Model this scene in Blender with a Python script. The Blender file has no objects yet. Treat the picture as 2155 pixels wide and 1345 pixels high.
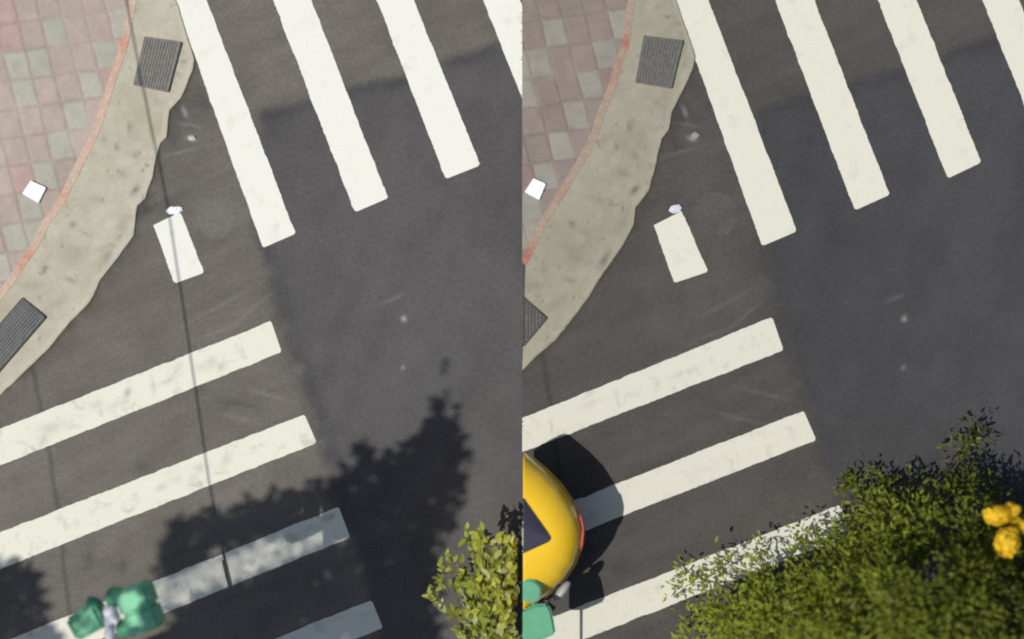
import bpy, bmesh, math, random
import numpy as np
from mathutils import Vector, Matrix

random.seed(7); rng = np.random.default_rng(11)
C = bpy.context.scene.collection
S = 170.0            # survey grid: 170 units per metre
CX, CY = 1077.5, 672.5
H = 20.0             # height of the camera over the road
SUN = (0.60, 0.19)   # how far a shadow runs per metre of height (x, y)
SEAM = 1099.0

def W(px, py, z=0.0):
    """survey grid -> metres on the ground"""
    return Vector(((px - CX) / S, (CY - py) / S, z))
def P(px, py, z=0.0):
    """the same seen over a point at height z"""
    k = (H - z) / H
    return Vector(((px - CX) / S * k, (CY - py) / S * k, z))
def lin(c):
    c = np.asarray(c, float) / 255.0
    return np.where(c <= .04045, c / 12.92, ((c + .055) / 1.055) ** 2.4)
K = 1.37
def alb(r, g, b, k=K):
    return lin((r, g, b)) / k

# ------------------------------------------------------------------ noise
def vnoise(x, y, seed):
    r = np.random.default_rng(seed).random((256, 256))
    xi = np.floor(x).astype(int); yi = np.floor(y).astype(int)
    fx = x - xi; fy = y - yi
    fx = fx * fx * (3 - 2 * fx); fy = fy * fy * (3 - 2 * fy)
    a = r[xi % 256, yi % 256]; b = r[(xi + 1) % 256, yi % 256]
    c = r[xi % 256, (yi + 1) % 256]; d = r[(xi + 1) % 256, (yi + 1) % 256]
    return (a * (1 - fx) + b * fx) * (1 - fy) + (c * (1 - fx) + d * fx) * fy
def fbm(x, y, scale, seed, oct=4):
    s = 0; amp = 1; t = 0
    for o in range(oct):
        s = s + amp * vnoise(x / scale * 2 ** o + 31.7 * o, y / scale * 2 ** o + 17.3 * o, seed + o)
        t += amp; amp *= .55
    return s / t - .5
def seg_dist(x, y, pl):
    d = np.full(x.shape, 1e9)
    for (x0, y0), (x1, y1) in zip(pl[:-1], pl[1:]):
        vx, vy = x1 - x0, y1 - y0
        t = np.clip(((x - x0) * vx + (y - y0) * vy) / (vx * vx + vy * vy), 0, 1)
        d = np.minimum(d, np.hypot(x - x0 - t * vx, y - y0 - t * vy))
    return d
def inside(x, y, pg):
    r = np.zeros(np.shape(x), bool); n = len(pg)
    for i in range(n):
        x0, y0 = pg[i]; x1, y1 = pg[(i + 1) % n]
        c = ((y0 > y) != (y1 > y)) & (x < (x1 - x0) * (y - y0) / (y1 - y0 + 1e-12) + x0)
        r ^= c
    return r
def sdf(x, y, pg):
    d = seg_dist(x, y, list(pg) + [pg[0]])
    return np.where(inside(x, y, pg), d, -d)
def sstep(a, b, v):
    t = np.clip((v - a) / (b - a), 0, 1); return t * t * (3 - 2 * t)
def mixc(col, c2, m):
    return col * (1 - m[..., None]) + np.asarray(c2) * m[..., None]
def gauss(d, w): return np.exp(-(d / w) ** 2)
def resample(pl, n):
    pl = np.asarray(pl, float)
    s = np.r_[0, np.cumsum(np.hypot(*np.diff(pl, axis=0).T))]
    t = np.linspace(0, s[-1], n)
    return np.c_[np.interp(t, s, pl[:, 0]), np.interp(t, s, pl[:, 1])]

# ------------------------------------------------------------------ materials
def nodes(name):
    m = bpy.data.materials.new(name); m.use_nodes = True
    nt = m.node_tree; b = nt.nodes['Principled BSDF']
    return m, nt, b
def attr_mat(name, rough=.9, grain=.3, gscale=170., bump=.15, spec=.25, mid=28., midamt=.16):
    """colour of the surface from its mesh, with procedural grain over it"""
    m, nt, b = nodes(name); N = nt.nodes; L = nt.links
    a = N.new('ShaderNodeAttribute'); a.attribute_name = 'Col'
    g = N.new('ShaderNodeNewGeometry')
    n1 = N.new('ShaderNodeTexNoise'); n1.inputs['Scale'].default_value = gscale; n1.inputs['Detail'].default_value = 2
    n2 = N.new('ShaderNodeTexNoise'); n2.inputs['Scale'].default_value = mid; n2.inputs['Detail'].default_value = 5
    L.new(g.outputs['Position'], n1.inputs['Vector']); L.new(g.outputs['Position'], n2.inputs['Vector'])
    r1 = N.new('ShaderNodeMapRange'); r1.inputs['From Min'].default_value = .3; r1.inputs['From Max'].default_value = .7
    r1.inputs['To Min'].default_value = 1 - grain; r1.inputs['To Max'].default_value = 1 + grain
    r2 = N.new('ShaderNodeMapRange'); r2.inputs['From Min'].default_value = .3; r2.inputs['From Max'].default_value = .7
    r2.inputs['To Min'].default_value = 1 - midamt; r2.inputs['To Max'].default_value = 1 + midamt
    L.new(n1.outputs['Fac'], r1.inputs['Value']); L.new(n2.outputs['Fac'], r2.inputs['Value'])
    mu = N.new('ShaderNodeMath'); mu.operation = 'MULTIPLY'
    L.new(r1.outputs[0], mu.inputs[0]); L.new(r2.outputs[0], mu.inputs[1])
    vm = N.new('ShaderNodeVectorMath'); vm.operation = 'SCALE'
    L.new(a.outputs['Color'], vm.inputs[0]); L.new(mu.outputs[0], vm.inputs['Scale'])
    L.new(vm.outputs[0], b.inputs['Base Color'])
    b.inputs['Roughness'].default_value = rough; b.inputs['Specular IOR Level'].default_value = spec
    bp = N.new('ShaderNodeBump'); bp.inputs['Strength'].default_value = bump; bp.inputs['Distance'].default_value = .004
    L.new(n1.outputs['Fac'], bp.inputs['Height']); L.new(bp.outputs[0], b.inputs['Normal'])
    return m
def plain(name, col, rough=.5, metal=0., var=.12, scale=14., coat=0., bump=0., spec=.5):
    m, nt, b = nodes(name); N = nt.nodes; L = nt.links
    g = N.new('ShaderNodeNewGeometry')
    n = N.new('ShaderNodeTexNoise'); n.inputs['Scale'].default_value = scale; n.inputs['Detail'].default_value = 5
    L.new(g.outputs['Position'], n.inputs['Vector'])
    r = N.new('ShaderNodeValToRGB')
    r.color_ramp.elements[0].position = .3; r.color_ramp.elements[1].position = .7
    r.color_ramp.elements[0].color = (*[c * (1 - var) for c in col], 1)
    r.color_ramp.elements[1].color = (*[min(1, c * (1 + var)) for c in col], 1)
    L.new(n.outputs['Fac'], r.inputs[0]); L.new(r.outputs[0], b.inputs['Base Color'])
    b.inputs['Roughness'].default_value = rough; b.inputs['Metallic'].default_value = metal
    b.inputs['Coat Weight'].default_value = coat; b.inputs['Specular IOR Level'].default_value = spec
    if bump:
        bp = N.new('ShaderNodeBump'); bp.inputs['Strength'].default_value = bump; bp.inputs['Distance'].default_value = .01
        L.new(n.outputs['Fac'], bp.inputs['Height']); L.new(bp.outputs[0], b.inputs['Normal'])
    return m
def leaf_mat(name, transl=.35):
    m, nt, b = nodes(name); N = nt.nodes; L = nt.links
    a = N.new('ShaderNodeAttribute'); a.attribute_name = 'Col'
    L.new(a.outputs['Color'], b.inputs['Base Color']); b.inputs['Roughness'].default_value = .6
    b.inputs['Specular IOR Level'].default_value = .25
    t = N.new('ShaderNodeBsdfTranslucent'); L.new(a.outputs['Color'], t.inputs['Color'])
    mx = N.new('ShaderNodeMixShader'); mx.inputs[0].default_value = transl
    L.new(b.outputs[0], mx.inputs[1]); L.new(t.outputs[0], mx.inputs[2])
    L.new(mx.outputs[0], N['Material Output'].inputs['Surface'])
    return m

# ------------------------------------------------------------------ objects
def tag(o, label=None, cat=None, group=None, kind=None):
    if label: o['label'] = label
    if cat: o['category'] = cat
    if group: o['group'] = group
    if kind: o['kind'] = kind
    return o
def link(name, me, mat=None, parent=None, loc=None):
    o = bpy.data.objects.new(name, me); C.objects.link(o)
    if mat: me.materials.append(mat)
    if parent: o.parent = parent
    if loc is not None: o.location = loc
    return o
def empty(name, loc=(0, 0, 0)):
    o = bpy.data.objects.new(name, None); o.location = loc; o.empty_display_size = .1
    C.objects.link(o); return o
def np_mesh(name, V, F, col=None, smooth=False):
    me = bpy.data.meshes.new(name)
    V = np.asarray(V, np.float32); F = np.asarray(F, np.int32)
    k = F.shape[1]
    me.vertices.add(len(V)); me.vertices.foreach_set('co', V.ravel())
    me.loops.add(F.size); me.loops.foreach_set('vertex_index', F.ravel())
    me.polygons.add(len(F)); me.polygons.foreach_set('loop_start', np.arange(len(F), dtype=np.int32) * k)
    me.update(calc_edges=True)
    if col is not None:
        a = me.color_attributes.new('Col', 'FLOAT_COLOR', 'POINT')
        c = np.ones((len(V), 4), np.float32); c[:, :3] = np.clip(col, 0, 1)
        a.data.foreach_set('color', c.ravel())
    if smooth: me.polygons.foreach_set('use_smooth', np.ones(len(F), bool))
    me.validate(); return me
def grid_faces(n, m):
    i, j = np.meshgrid(np.arange(n - 1), np.arange(m - 1), indexing='ij')
    a = i * m + j
    return np.stack([a, a + m, a + m + 1, a + 1], -1).reshape(-1, 4)
def grid_obj(name, PX, PY, Z, col, mat, skirt=None):
    """sheet over the survey-grid arrays PX, PY (n x m)"""
    n, m = PX.shape
    V = np.stack([(PX - CX) / S, (CY - PY) / S, Z], -1).reshape(-1, 3)
    F = grid_faces(n, m); col = col.reshape(-1, 3)
    # make faces look up
    a, b, c = V[F[n // 2 * (m - 1)][0]], V[F[n // 2 * (m - 1)][1]], V[F[n // 2 * (m - 1)][2]]
    if np.cross(b - a, c - a)[2] < 0: F = F[:, ::-1]
    if skirt is not None:
        idx = np.arange(n) * m + skirt[0]
        base = len(V); V2 = V[idx].copy(); V2[:, 2] = skirt[1]
        V = np.r_[V, V2]; col = np.r_[col, col[idx] * .8]
        f = np.stack([idx[:-1], idx[1:], base + np.arange(1, n), base + np.arange(n - 1)], -1)
        F = np.r_[F, f]
    return link(name, np_mesh(name, V, F, col), mat)
def bm_obj(name, bm, mat, parent=None, smooth=False, bevel=0., seg=2):
    bmesh.ops.recalc_face_normals(bm, faces=bm.faces[:])
    if bevel:
        bmesh.ops.bevel(bm, geom=[e for e in bm.edges if len(e.link_faces) == 2 and e.calc_face_angle(0) > .6], offset=bevel, segments=seg, affect='EDGES', clamp_overlap=True)
    me = bpy.data.meshes.new(name); bm.to_mesh(me); bm.free()
    if smooth: me.polygons.foreach_set('use_smooth', np.ones(len(me.polygons), bool))
    o = link(name, me, mat)
    if parent: o.parent = parent; o.matrix_parent_inverse = Matrix.Translation(parent.location).inverted()
    return o
def prism(bm, pts, z0, z1, top=None):
    """pts: list of (x, y) in metres"""
    lo = [bm.verts.new((p[0], p[1], z0)) for p in pts]
    hi = [bm.verts.new((p[0], p[1], z1)) for p in (top or pts)]
    n = len(pts)
    bm.faces.new(lo[::-1]); bm.faces.new(hi)
    for i in range(n): bm.faces.new((lo[i], lo[(i + 1) % n], hi[(i + 1) % n], hi[i]))
def box(bm, c, size, rot=0., tilt=None):
    M = Matrix.Translation(c) @ Matrix.Rotation(rot, 4, 'Z')
    if tilt: M = M @ Matrix.Rotation(tilt, 4, 'X')
    r = bmesh.ops.create_cube(bm, size=1.0)
    for v in r['verts']: v.co = M @ Vector((v.co.x * size[0], v.co.y * size[1], v.co.z * size[2]))
def tube(bm, pts, rad, n=8, cap=True):
    pts = [Vector(p) for p in pts]
    if not hasattr(rad, '__len__'): rad = [rad] * len(pts)
    rings = []
    for i, p in enumerate(pts):
        d = (pts[min(i + 1, len(pts) - 1)] - pts[max(i - 1, 0)]).normalized()
        u = d.cross(Vector((0, 0, 1)) if abs(d.z) < .9 else Vector((1, 0, 0))).normalized(); v = d.cross(u)
        rings.append([bm.verts.new(p + rad[i] * (math.cos(a) * u + math.sin(a) * v)) for a in [2 * math.pi * k / n for k in range(n)]])
    for a, b in zip(rings[:-1], rings[1:]):
        for k in range(n): bm.faces.new((a[k], a[(k + 1) % n], b[(k + 1) % n], b[k]))
    if cap: bm.faces.new(rings[0][::-1]); bm.faces.new(rings[-1])
def poly_w(pts, z=0.): return [tuple(W(*p))[:2] for p in pts]

# ================================================================== WORLD
sc = bpy.context.scene
w = bpy.data.worlds.new('World'); sc.world = w; w.use_nodes = True
wn = w.node_tree; bg = wn.nodes['Background']
sky = wn.nodes.new('ShaderNodeTexSky'); sky.sky_type = 'NISHITA'; sky.sun_disc = False
elev = math.atan(1 / math.hypot(*SUN)); rotz = math.atan2(-SUN[0], -SUN[1])
sky.sun_elevation = elev; sky.sun_rotation = rotz; sky.air_density = 1.0; sky.dust_density = 1.5
wn.links.new(sky.outputs[0], bg.inputs['Color']); bg.inputs['Strength'].default_value = .078
sl = bpy.data.lights.new('sun', 'SUN'); sl.energy = 4.0; sl.angle = math.radians(.5); sl.color = (1, .965, .90)
so = bpy.data.objects.new('sun', sl); C.objects.link(so)
so.rotation_euler = Vector((SUN[0], SUN[1], -1)).to_track_quat('-Z', 'Y').to_euler(); so.location = (-12, -4, 20)
sc.view_settings.view_transform = 'Standard'; sc.view_settings.look = 'None'
sc.view_settings.exposure = 0; sc.view_settings.gamma = 1
cam = bpy.data.cameras.new('camera'); cam.sensor_width = 36; cam.lens = 36 * H / (2155 / S); cam.clip_end = 500
co = bpy.data.objects.new('camera', cam); C.objects.link(co); co.location = (0, 0, H); sc.camera = co
sc.cycles.filter_width = 1.8
cam.dof.use_dof = True; cam.dof.focus_distance = 21.5; cam.dof.aperture_fstop = .29; cam.dof.aperture_blades = 0

# ================================================================== GROUND AND ROAD
M_far = plain('far asphalt', alb(80, 79, 79), .95, var=.2, scale=3.)
bm = bmesh.new(); prism(bm, [(-150, -150), (150, -150), (150, 150), (-150, 150)], -.6, -.03)
tag(bm_obj('ground', bm, M_far), kind='structure')

# kerb apron outlines (road side), clay edging lines (pavement side)
KERB_L = [(340, -120), (352, -60), (368, -10), (383, 40), (410, 125), (406, 149), (383, 206), (358, 232), (351, 289), (339, 301), (330, 327), (321, 375), (306, 418),
          (289, 433), (283, 495), (250, 540), (214, 586), (191, 635), (149, 677), (104, 733), (69, 766), (36, 798), (-60, 890), (-300, 1080)]
EDGE_L = [(300, -120), (285, -20), (274, 42), (265, 89), (250, 134), (235, 179), (223, 220), (211, 256), (197, 292), (179, 327), (161, 363), (146, 393),
          (131, 425), (98, 471), (75, 519), (51, 552), (20, 600), (-60, 700), (-300, 880)]
KERB_R = [(1390, -120), (1404, -60), (1420, -10), (1436, 40), (1464, 118), (1459, 143), (1434, 197), (1414, 238), (1408, 274), (1393, 292), (1387, 315), (1378, 354), (1366, 400),
          (1338, 438), (1334, 473), (1309, 520), (1265, 582), (1237, 629), (1199, 679), (1168, 717), (1127, 751), (1099, 781)]
EDGE_R = [(1345, -120), (1332, -20), (1322, 42), (1317, 92), (1298, 143), (1290, 176), (1280, 202), (1265, 238), (1251, 283), (1233, 321), (1215, 351), (1194, 387),
          (1183, 405), (1156, 448), (1134, 486), (1113, 532), (1099, 556)]

def axis(a0, a1, b0, b1, step):
    """fine between b0 and b1, coarse outside"""
    l = -np.geomspace(1, max(2, b0 - a0 + 1), 14)[::-1] + b0 + 1 if a0 < b0 else np.array([])
    r = np.geomspace(1, max(2, a1 - b1 + 1), 14) + b1 - 1 if a1 > b1 else np.array([])
    return np.unique(np.r_[l, np.arange(b0, b1, step), b1, r])

def road(x0, x1, fx0, fx1, side):
    xs = axis(x0, x1, fx0, fx1, 3.2); ys = axis(-4200, 5500, -60, 1400, 3.2)
    X, Y = np.meshgrid(xs, ys, indexing='ij')
    o = 0 if side == 'L' else 1053
    wx = X + 26 * fbm(X, Y, 60, 3); wy = Y + 26 * fbm(X, Y, 60, 9)
    if side == 'L':
        old, new, dark = alb(116, 111, 103), alb(94, 92, 91), alb(66, 66, 72)
        boxp = [(548, 238), (660, 208), (780, 175), (900, 140), (1035, 92), (1099, 75), (2400, -300), (2400, 3000), (1200, 3000), (745, 1130), (700, 985), (640, 790), (590, 620), (552, 480)]
        seam = [(540, 400), (556, 520), (582, 620), (632, 780), (690, 960), (735, 1110)]; topl = boxp[:6]
        crack = [(60, 740), (75, 800), (100, 930), (112, 1010), (131, 1150), (148, 1310), (160, 1420)]
        kerb = KERB_L
        sdark, tdark = .62, .5
    else:
        old, new, dark = alb(88, 84, 81), alb(75, 75, 77), alb(60, 60, 64)  # same asphalt as the left, its dimmer exposure put into the colours
        boxp = [(1595, 232), (1700, 195), (1830, 160), (1950, 125), (2090, 75), (2170, 50), (5000, -800), (5000, 3000), (2200, 3000), (1800, 1130), (1745, 975), (1690, 785), (1640, 620), (1600, 480)]
        seam = [(1592, 400), (1606, 520), (1634, 620), (1680, 780), (1738, 960), (1780, 1100)]; topl = boxp[:6]
        crack = [(1140, 740), (1148, 790), (1162, 870), (1176, 990), (1190, 1150)]
        kerb = KERB_R
        sdark, tdark = .4, .4
    m = sstep(-14, 14, sdf(wx * .35 + X * .65, wy * .35 + Y * .65, boxp))
    col = mixc(np.broadcast_to(old, X.shape + (3,)).copy(), new, m)
    # slow tone shifts and worn patches
    t = 1 + .28 * fbm(X, Y, 210, 21, 3) + .26 * fbm(X, Y, 46, 33, 4)
    # tyre-dragged streaks across the old surface
    ca, sa = math.cos(math.radians(24)), math.sin(math.radians(24))
    u = X * ca - Y * sa; v = X * sa + Y * ca
    st = fbm(u * .16, v, 26, 51, 4)
    t = t + (1 - m) * .30 * st
    # traffic wear running down the crossing of the new surface
    st2 = fbm(X + .35 * Y, Y * .12, 40, 57, 3); t = t + m * .16 * st2
    col = col * t[..., None]
    n = fbm(X, Y, 30, 77, 3)
    col = mixc(col, dark, sdark * gauss(seg_dist(wx, wy, seam), 20) * np.clip(.9 + 1.6 * n, 0, 1))
    col = mixc(col, dark * .92, tdark * gauss(seg_dist(wx, wy + 9 * 0, [(a, b + 12) for a, b in topl]), 15) * np.clip(.8 + 2 * n, 0, 1))
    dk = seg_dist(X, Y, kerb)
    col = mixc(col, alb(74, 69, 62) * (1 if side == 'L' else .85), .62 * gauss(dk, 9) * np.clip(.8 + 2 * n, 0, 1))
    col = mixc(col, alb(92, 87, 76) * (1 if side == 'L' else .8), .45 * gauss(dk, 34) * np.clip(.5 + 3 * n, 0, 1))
    dkn = lambda cx, cy, rx, ry, a=0.: np.hypot(((X - cx) * math.cos(a) + (Y - cy) * math.sin(a)) / rx, (-(X - cx) * math.sin(a) + (Y - cy) * math.cos(a)) / ry)
    col = mixc(col, dark * .8, .45 * gauss(seg_dist(wx * .3 + X * .7, Y, crack), 5))
    # pale round resurfaced spot by the short stripe
    disc = dkn(452 + o, 456 - (4 if o else 0), 44, 44); col = mixc(col, (alb(132, 128, 124) if not o else alb(104, 100, 98)), .5 * (1 - sstep(.75, 1.1, disc)) * np.clip(.8 + 1.5 * n, 0, 1))
    col = mixc(col, alb(126, 121, 116) * (1 if not o else .72), .5 * gauss(np.abs(disc - 1.0), .12) * np.clip(.3 + 3 * n, 0, 1))
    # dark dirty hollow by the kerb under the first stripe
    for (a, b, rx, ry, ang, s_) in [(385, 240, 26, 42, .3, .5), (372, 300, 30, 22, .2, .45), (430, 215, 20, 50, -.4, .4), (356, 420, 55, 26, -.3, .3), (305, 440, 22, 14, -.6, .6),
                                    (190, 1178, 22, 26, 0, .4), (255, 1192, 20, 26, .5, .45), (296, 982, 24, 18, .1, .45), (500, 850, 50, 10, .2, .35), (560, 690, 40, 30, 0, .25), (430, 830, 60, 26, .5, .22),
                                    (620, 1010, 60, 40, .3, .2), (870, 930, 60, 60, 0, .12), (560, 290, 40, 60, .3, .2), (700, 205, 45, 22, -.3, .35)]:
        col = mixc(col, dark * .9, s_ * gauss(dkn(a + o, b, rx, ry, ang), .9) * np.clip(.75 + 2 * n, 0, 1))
    # light scuffs
    for (a, b, rx, ry, ang, s_) in [(404, 291, 11, 6, .2, .9), (388, 235, 5, 14, -.4, .5), (850, 671, 6, 7, 0, .75), (848, 774, 5, 6, 0, .4), (830, 628, 22, 5, -.4, .16), (690, 1210, 8, 12, -.5, .6),
                                    (745, 1030, 10, 8, 0, .25), (380, 320, 40, 4, -.25, .16), (395, 262, 30, 4, .15, .18), (470, 640, 60, 4, -.5, .12), (520, 660, 50, 4, -.7, .12), (455, 700, 55, 4, -.35, .12), (560, 830, 60, 5, .25, .12), (500, 880, 60, 5, .25, .12)]:
        col = mixc(col, alb(190, 188, 186) * (1 if not o else .7), s_ * gauss(dkn(a + o, b, rx, ry, ang), .9))
    Z = np.full(X.shape, 0.) 
    nm = attr_mat('asphalt of the %s road' % ('lighter' if side == 'L' else 'darker'), .92, grain=.34, gscale=95, bump=.5, mid=20, midamt=.11)
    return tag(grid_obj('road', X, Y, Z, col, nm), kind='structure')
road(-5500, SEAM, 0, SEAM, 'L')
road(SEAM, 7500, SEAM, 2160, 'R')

# ------------------------------------------------------------------ pavement
SPOTS = [(275, 268, 7, 14, 0, .5), (247, 310, 6, 10, 0, .5), (286, 329, 8, 7, 0, .5), (259, 366, 13, 8, .2, .5), (220, 295, 8, 8, 0, .4), (286, 400, 7, 14, .7, .8), (155, 473, 8, 7, 0, .7),
         (223, 546, 9, 26, .55, .75), (94, 567, 7, 10, 0, .6), (149, 590, 15, 6, .3, .5), (182, 492, 14, 5, .5, .35), (160, 540, 30, 20, 0, .3), (262, 470, 14, 30, .4, .3), (205, 420, 22, 10, .3, .3),
         (330, 215, 7, 7, 0, .3), (120, 640, 30, 10, -.6, .3), (70, 600, 30, 12, 0, .3), (150, 520, 40, 8, .2, .2)]
def pavement(side):
    kerb, edge = (KERB_L, EDGE_L) if side == 'L' else (KERB_R, EDGE_R)
    o = 0 if side == 'L' else 1050
    A = resample(kerb, 420); B0 = resample(edge, 420)
    d = np.gradient(B0, axis=0); d /= np.hypot(*d.T)[:, None]
    nrm = np.c_[-d[:, 1], d[:, 0]]          # points away from the road or to it; fix sign
    if ((A - B0) * nrm).sum() < 0: nrm = -nrm
    hw = 8.
    Bi = B0 + nrm * hw; Bo = B0 - nrm * hw
    if side == 'R':
        for arr in (Bi, Bo): arr[:, 0] = np.maximum(arr[:, 0], SEAM)
    # concrete apron
    jag = np.interp(np.arange(420), np.arange(0, 420, 4), rng.normal(0, .5, 105))
    A = A + nrm * jag[:, None]
    if side == 'R': A[:, 0] = np.maximum(A[:, 0], SEAM)
    s = np.r_[0, .02, .05, np.linspace(.09, 1, 56)]
    X = A[:, None, 0] * (1 - s) + Bi[:, None, 0] * s; Y = A[:, None, 1] * (1 - s) + Bi[:, None, 1] * s
    if side == 'L': c0, c1, c2 = alb(205, 199, 180), alb(187, 181, 157), alb(116, 108, 94)
    else: c0, c1, c2 = alb(174, 168, 150), alb(162, 156, 136), alb(108, 101, 88)
    n1 = fbm(X, Y, 70, 5, 4); n2 = fbm(X, Y, 18, 15, 3)
    col = mixc(np.broadcast_to(c0, X.shape + (3,)).copy(), c1, np.clip(.35 + 2.2 * n1, 0, 1))
    col = col * (1 + .22 * n2 + .12 * n1)[..., None]
    col = mixc(col, c0 * 1.12, np.broadcast_to(.5 * np.exp(-((s - .06) / .05) ** 2), X.shape))
    for (a, b, rx, ry, ang, st) in SPOTS:
        q = np.hypot(((X - a - o) * math.cos(ang) + (Y - b) * math.sin(ang)) / rx, (-(X - a - o) * math.sin(ang) + (Y - b) * math.cos(ang)) / ry)
        col = mixc(col, c2, st * gauss(q, .95) * np.clip(.8 + 1.6 * n2, 0, 1))
    pit = np.clip((fbm(X, Y, 12, 91, 2) - .26) * 7, 0, 1); col = mixc(col, c2, .45 * pit)
    Z = np.broadcast_to(.014 + .034 * s, X.shape)
    mat = attr_mat('weathered concrete', .9, grain=.10, gscale=140, bump=.2, mid=24, midamt=.05)
    tag(grid_obj('kerb_apron', X, Y, Z, col, mat, skirt=(0, -.02)), kind='structure')
    # clay edging line
    s = np.linspace(0, 1, 7)
    X = Bi[:, None, 0] * (1 - s) + Bo[:, None, 0] * s; Y = Bi[:, None, 1] * (1 - s) + Bo[:, None, 1] * s
    c0 = alb(212, 188, 166) if side == 'L' else alb(176, 156, 136); c1 = alb(216, 184, 163) if side == 'L' else alb(176, 153, 137); c2 = alb(212, 150, 124) if side == 'L' else alb(176, 112, 98)
    n1 = fbm(X, Y, 60, 7, 3)
    col = mixc(np.broadcast_to(c0, X.shape + (3,)).copy(), c1, np.clip(.4 + 3 * n1, 0, 1))
    for (a, b, r, st) in [(265, 92, 16, .8), (250, 135, 18, .3), (240, 170, 16, .2), (141, 412, 16, .5), (62, 538, 22, .8), (45, 560, 18, .6)]:
        col = mixc(col, c2, st * gauss(np.hypot(X - a - o, Y - b), r))
    tag(grid_obj('edging_strip', X, Y, np.full(X.shape, .052), col, attr_mat('clay edging', .85, grain=.12, gscale=120, bump=.2), skirt=None), kind='structure')
    # pavers
    lx = -420 if side == 'L' else SEAM
    m = 260 if side == 'L' else 120
    s = np.linspace(0, 1, m)
    Lx = np.full(420, float(lx)); Ly = B0[:, 1]
    X = Bo[:, None, 0] * (1 - s) + Lx[:, None] * s; Y = Bo[:, None, 1] * (1 - s) + Ly[:, None] * s
    u = np.array((46.5, -6.)); v = np.array((14.5, 58.)); det = u[0] * v[1] - u[1] * v[0]
    ox, oy = 194.5 + o, 179.
    wob = 2.2
    XX = X + wob * fbm(X, Y, 40, 61, 2) * 2; YY = Y + wob * fbm(X, Y, 40, 63, 2) * 2
    a = ((XX - ox) * v[1] - (YY - oy) * v[0]) / det + .5; b = ((YY - oy) * u[0] - (XX - ox) * u[1]) / det + .5
    ia = np.floor(a).astype(int); ib = np.floor(b).astype(int)
    fa = a - ia; fb = b - ib
    h = np.random.default_rng(5).random((64, 64)); hh = h[ia % 64, ib % 64]; h2 = np.random.default_rng(8).random((64, 64))[ia % 64, ib % 64]
    if side == 'L': base, grey, red, joint = alb(189, 174, 162), alb(187, 184, 170), alb(192, 164, 155), alb(168, 151, 141)
    else: base, grey, red, joint = alb(149, 136, 128), alb(160, 155, 145), alb(152, 129, 124), alb(136, 123, 115)
    # the course of grey pavers next to the edging plus scattered ones
    diag = (ia + ib)
    isg = ((ia == -ib) | ((ia == 1) & (ib == -1)) | ((ia == -3) & (ib == -1)) | ((ia == -1) & (ib == -2)) | ((ia == -2) & (ib == -1)) | ((hh > .80) & ((ia + 2 * ib) % 3 == 0)))
    isr = (~isg) & (hh < .17)
    col = np.broadcast_to(base, X.shape + (3,)).copy()
    col = mixc(col, grey, isg * .95); col = mixc(col, red, isr * .9)
    col = col * (.95 + .10 * h2)[..., None]
    col = mixc(col, red, .22 * np.clip(.2 + 3.5 * fbm(X, Y, 26, 71, 3), 0, 1) * (~isg))
    e = np.minimum(np.minimum(fa, 1 - fa) * 46, np.minimum(fb, 1 - fb) * 58)
    # joints wander in width with dirt
    jw = 3.4 + 3 * fbm(X, Y, 35, 67, 2)
    col = mixc(col, joint, (.62 * np.clip(.75 + 2.4 * fbm(X, Y, 70, 95, 2), .1, 1)) * (1 - sstep(jw * .4, jw * 1.7, e)))
    col = col * (1 + .20 * fbm(X, Y, 120, 81, 3) + .24 * fbm(X, Y, 20, 83, 3))[..., None]
    Z = .048 + .004 * sstep(1.5, 4, e)
    tag(grid_obj('pavement', X, Y, Z, col, attr_mat('concrete pavers', .85, grain=.10, gscale=150, bump=.15, mid=30, midamt=.05)), kind='structure')
pavement('L'); pavement('R')

# ------------------------------------------------------------------ crossing stripes
def paint_mat(name, c, dirt, amt, thr):
    m, nt, b = nodes(name); N = nt.nodes; L = nt.links
    g = N.new('ShaderNodeNewGeometry')
    n = N.new('ShaderNodeTexNoise'); n.inputs['Scale'].default_value = 4.2; n.inputs['Detail'].default_value = 7; n.inputs['Roughness'].default_value = .68
    n.inputs['Distortion'].default_value = .6
    L.new(g.outputs['Position'], n.inputs['Vector'])
    r = N.new('ShaderNodeMapRange'); r.inputs['From Min'].default_value = thr; r.inputs['From Max'].default_value = thr + .17; r.inputs['To Max'].default_value = amt
    L.new(n.outputs['Fac'], r.inputs['Value'])
    n2 = N.new('ShaderNodeTexNoise'); n2.inputs['Scale'].default_value = 60; n2.inputs['Detail'].default_value = 3
    L.new(g.outputs['Position'], n2.inputs['Vector'])
    r2 = N.new('ShaderNodeMapRange'); r2.inputs['From Min'].default_value = .60; r2.inputs['From Max'].default_value = .78; r2.inputs['To Max'].default_value = amt * .8
    L.new(n2.outputs['Fac'], r2.inputs['Value'])
    ad = N.new('ShaderNodeMath'); ad.operation = 'MAXIMUM'; L.new(r.outputs[0], ad.inputs[0]); L.new(r2.outputs[0], ad.inputs[1])
    a = N.new('ShaderNodeAttribute'); a.attribute_name = 'Col'
    sx = N.new('ShaderNodeSeparateColor'); L.new(a.outputs['Color'], sx.inputs[0])
    a2 = N.new('ShaderNodeMath'); a2.operation = 'MAXIMUM'; L.new(ad.outputs[0], a2.inputs[0]); L.new(sx.outputs[0], a2.inputs[1])
    mx = N.new('ShaderNodeMix'); mx.data_type = 'RGBA'; mx.inputs['A'].default_value = (*c, 1); mx.inputs['B'].default_value = (*dirt, 1)
    L.new(a2.outputs[0], mx.inputs['Factor']); L.new(mx.outputs['Result'], b.inputs['Base Color'])
    b.inputs['Roughness'].default_value = .75; b.inputs['Specular IOR Level'].default_value = .2
    return m
PW = paint_mat('bright crossing paint', (.700, .693, .628), (.40, .39, .33), .32, .55)
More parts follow.
